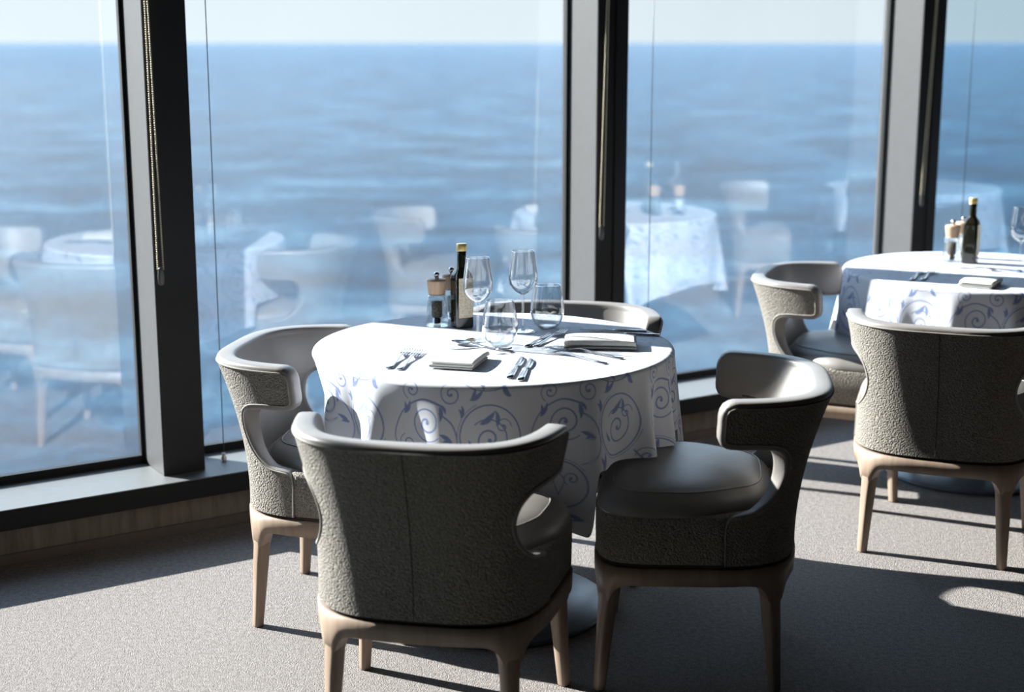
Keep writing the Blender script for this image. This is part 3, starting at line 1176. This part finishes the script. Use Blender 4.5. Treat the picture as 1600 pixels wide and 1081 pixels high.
def make_napkin():
    """three stacked folds, rounded at the fold side"""
    L, Wd = .150, .105
    bm = bmesh.new()
    nx, ny = 24, 18
    V, Fc = [], []
    # wrapped ribbon profile in (y,z): back and forth three times
    prof = []
    hz = .0052
    for lay in range(3):
        z = .003 + lay * hz
        ys = np.linspace(-Wd / 2, Wd / 2, ny)
        if lay % 2: ys = ys[::-1]
        for y in ys: prof.append((y, z))
        if lay < 2:
            s = 1 if lay % 2 == 0 else -1
            for an in (-.5, 0, .5):
                prof.append((s * (Wd / 2 + .0026 * math.cos(an * PI / 1.6)), z + hz / 2 + hz / 2 * math.sin(an * PI / 1.6)))
    xs = np.linspace(-L / 2, L / 2, nx)
    th = .0016
    n = len(prof)
    for side in (1, -1):
        for (y, z) in [(None, None)]:
            pass
    P = np.array(prof)
    T = np.gradient(P, axis=0); T /= np.linalg.norm(T, axis=1)[:, None]
    N = np.stack([-T[:, 1], T[:, 0]], 1)
    for side in (1, -1):
        for x in xs:
            for i in range(n):
                y, z = P[i] + N[i] * th * side
                e = abs(x) / (L / 2)
                bend = .0025 * math.cos(x * 21) * math.cos(y * 25) - .0022 * e ** 6
                V.append((x + .0012 * math.sin(z * 900), y, max(.0006, z + bend * (z / .015))))
    for sd_, b in ((0, 0), (1, nx * n)):
        for i in range(nx - 1):
            for j in range(n - 1):
                a = b + i * n + j
                f = (a, a + 1, a + n + 1, a + n)
                Fc.append(f if sd_ == 0 else f[::-1])
    b2 = nx * n
    for i in range(nx - 1):
        for j in (0, n - 1):
            a = i * n + j
            Fc.append((a, a + n, b2 + a + n, b2 + a))
    for j in range(n - 1):
        for i in (0, nx - 1):
            a = i * n + j
            Fc.append((a, a + 1, b2 + a + 1, b2 + a))
    bm.free()
    o = mesh_obj('napkin', V, Fc, MT['napkin'])
    bm = bmesh.new(); bm.from_mesh(o.data); bmesh.ops.recalc_face_normals(bm, faces=bm.faces); bm.to_mesh(o.data); bm.free()
    return o


nap = make_napkin()
q = at(718, 568, CZ)
nap.location = (q.x, q.y, CZ); nap.rotation_euler = (0, 0, D2R(75))
nap.scale = (1.0, 1.05, 1.5)
tag(nap, 'folded cream cloth napkin at the front edge of the front table', 'napkin', 'folded cloth napkins')
nap2 = copy_tree(nap)
q = at(938, 541, CZ); nap2.location = (q.x, q.y, CZ); nap2.rotation_euler = (0, 0, D2R(-4)); nap2.scale = (1.28, .92, 1.7)
tag(nap2, 'folded cream cloth napkin at the right of the front table', 'napkin')
nap3 = copy_tree(nap)
q = at(1532, 446, CZ); nap3.location = (q.x, q.y, CZ); nap3.rotation_euler = (0, 0, D2R(58)); nap3.scale = (.95, 1.0, 1.5)
tag(nap3, 'folded cream cloth napkin on the right-hand table', 'napkin')

# small dark side plate on the right-hand table
q = at(1545, 424, CZ)


# pepper and salt mills
def make_mill(content, name):
    root = empty(name)

    def sq(r, z, p=3.2, n=40):
        return [(r * sgnpow(math.cos(a), 2 / p), r * sgnpow(math.sin(a), 2 / p), z) for a in np.linspace(0, 2 * PI, n + 1)[:-1]]
    # clear body, flared at the foot
    secs = [sq(r, z) for r, z in ((.012, .004), (.027, .0), (.0285, .002), (.0275, .012), (.0245, .035), (.0225, .06), (.0215, .083), (.012, .085))]
    mesh_obj('body', *loft(secs), MT['acrylic'], root)
    mesh_obj('spice', *lathe([(0, .022), (.010, .022), (.0125, .028), (.0128, .045), (.0130, .066), (0, .067)], 32), content, root)
    mesh_obj('grinder', *lathe([(0, .006), (.009, .006), (.010, .018), (.005, .021), (0, .021)], 24), MT['steel'], root)
    mesh_obj('head', *lathe([(0, .085), (.0195, .085), (.0205, .089), (.0238, .120), (.0240, .123), (.0225, .1265), (.010, .1290), (0, .1295)], 40), MT['millwood'], root)
    mesh_obj('knob', *lathe([(0, .129), (.005, .129), (.0055, .131), (.0050, .134), (.0072, .138), (.0070, .143), (.0035, .1465), (0, .147)], 24), MT['steel'], root)
    return root


pm = make_mill(MT['pepper'], 'pepper_mill')
q = at(683, 508, CZ); pm.location = (q.x, q.y, CZ)
pm.scale = (1.2, 1.2, 1.07)
tag(pm, 'clear pepper mill with pale wooden head on the front table', 'pepper mill', 'wooden-headed pepper mills')
sm_ = make_mill(MT['salt'], 'salt_mill')
q = at(706, 499, CZ); sm_.location = (q.x, q.y, CZ)
sm_.scale = (1.15, 1.15, 1.07)
tag(sm_, 'clear salt mill half hidden between pepper mill and oil bottle on the front table', 'salt mill', 'wooden-headed salt mills')
pm2 = copy_tree(pm); q = at(1486, 408, CZ); pm2.location = (q.x, q.y, CZ)
tag(pm2, 'clear pepper mill with pale wooden head on the right-hand table', 'pepper mill')
sm2 = copy_tree(sm_); q = at(1502, 402, CZ); sm2.location = (q.x, q.y, CZ)
tag(sm2, 'clear salt mill half hidden behind the oil bottle on the right-hand table', 'salt mill')


def make_bottle():
    root = empty('oil_bottle')

    def sq(r, z, p, n=64):
        return [(r * sgnpow(math.cos(a), 2 / p), r * sgnpow(math.sin(a), 2 / p), z) for a in np.linspace(0, 2 * PI, n + 1)[:-1]]
    secs = []
    for r, z, p in ((.010, .003, 5), (.024, 0, 5), (.0270, .003, 6), (.0272, .008, 6), (.0272, .150, 6), (.0268, .158, 5), (.0245, .168, 4), (.019, .177, 3), (.0145, .184, 2.3),
                    (.0135, .192, 2), (.0130, .222, 2), (.0130, .245, 2)):
        secs.append(sq(r, z, p))
    mesh_obj('body', *loft(secs), MT['bottle'], root)
    mesh_obj('cap', *lathe([(0, .236), (.0150, .236), (.0156, .238), (.0156, .256), (.0148, .2585), (0, .259)], 40), MT['gold'], root)
    # paper label on the right hand face, turned round the corner a little
    for (a0, z0, z1, nm, m) in ((0, .034, .156, 'label', MT['label']),):
        V, Fc = [], []
        ys = np.linspace(-.0225, .0225, 9)
        for z in (z0, z1):
            for y in ys: V.append((.0276, y, z))
        for z in (z0, z1):
            for y in ys: V.append((.0270, y, z))
        for i in range(8):
            Fc.append((i, i + 1, 9 + i + 1, 9 + i))
        Fc += [(0, 8, 26, 18), (9, 17, 35, 27), (0, 9, 27, 18), (8, 17, 35, 26)]
        mesh_obj(nm, V, Fc, m, root, smooth=False)
    return root


bt = make_bottle()
bt.scale = (1, 1, .94); q = at(722, 511, CZ); bt.location = (q.x, q.y, CZ); bt.rotation_euler = (0, 0, D2R(-62))
tag(bt, 'dark square oil bottle with gold cap and cream label on the front table', 'bottle', 'dark oil bottles')
bt2 = copy_tree(bt)
q = at(1515, 411, CZ); bt2.location = (q.x, q.y, CZ); bt2.rotation_euler = (0, 0, D2R(-30))
tag(bt2, 'dark square oil bottle with gold cap on the right-hand table', 'bottle')


def shell_profile(outer, th):
    P = np.array(smooth_profile(outer, 7))
    T = np.gradient(P, axis=0); T /= np.linalg.norm(T, axis=1)[:, None]
    N = np.stack([-T[:, 1], T[:, 0]], 1)
    I = P + N * th
    I[:, 0] = np.maximum(I[:, 0], 0)
    return P, I


def make_wine_glass():
    root = empty('wine_glass')
    H_ = .205
    # foot + stem (solid)
    pr = smooth_profile([(.034, 0), (.0345, .0008), (.030, .0022), (.012, .0048), (.0048, .010), (.0036, .030), (.0036, .070), (.0045, .088), (.009, .0965)], 6)
    mesh_obj('stem', *lathe([(0, 0)] + [tuple(p) for p in pr] + [(0, .0975)], 40), MT['wineglass'], root)
    out = [(.009, .0965), (.022, .104), (.0345, .118), (.0392, .134), (.0385, .150), (.0350, .175), (.0315, .200), (.0305, H_)]
    P, I = shell_profile(out, .0010)
    prof = [(0, .0955)] + [tuple(p) for p in P] + [(.0300, H_ + .0004)] + [tuple(p) for p in I[::-1] if p[1] > .099] + [(0, .0985)]
    mesh_obj('bowl', *lathe(prof, 48), MT['wineglass'], root)
    return root


def make_tumbler():
    root = empty('tumbler')
    out = [(.0185, .0), (.023, .0015), (.034, .014), (.0415, .036), (.0425, .050), (.0395, .076), (.0335, .108), (.0325, .112)]
    P, I = shell_profile(out, .0013)
    prof = [(0, .0)] + [tuple(p) for p in P] + [(.0318, .1125)] + [tuple(p) for p in I[::-1] if p[1] > .006] + [(.012, .0055), (0, .0055)]
    mesh_obj('bowl', *lathe(prof, 48), MT['wineglass'], root)
    return root


wg = make_wine_glass(); wg.scale = (1.05, 1.05, 1.13); q = at(747, 532, CZ); wg.location = (q.x, q.y, CZ)
tag(wg, 'stemmed wine glass right of the oil bottle, the left one on the front table', 'wine glass', 'stemmed wine glasses')
for px, py, lab in ((817, 518, 'stemmed wine glass standing farther back, before the far chair on the front table'),
                    (1592, 424, 'stemmed wine glass at the right edge of the photo, the left of two'),
                    (1612, 408, 'stemmed wine glass at the right edge of the photo, the right of two')):
    g = copy_tree(wg); q = at(px, py, CZ); g.location = (q.x, q.y, CZ); tag(g, lab, 'wine glass')
tb = make_tumbler(); tb.scale = (1.15, 1.15, 1.12); q = at(781, 541, CZ); tb.location = (q.x, q.y, CZ)
tag(tb, 'stemless water glass in the middle, in front of the wine glasses', 'glass', 'stemless water glasses')
t2 = copy_tree(tb); q = at(855, 512, CZ); t2.location = (q.x, q.y, CZ)
tag(t2, 'stemless water glass on the right, before the far chair back', 'glass')
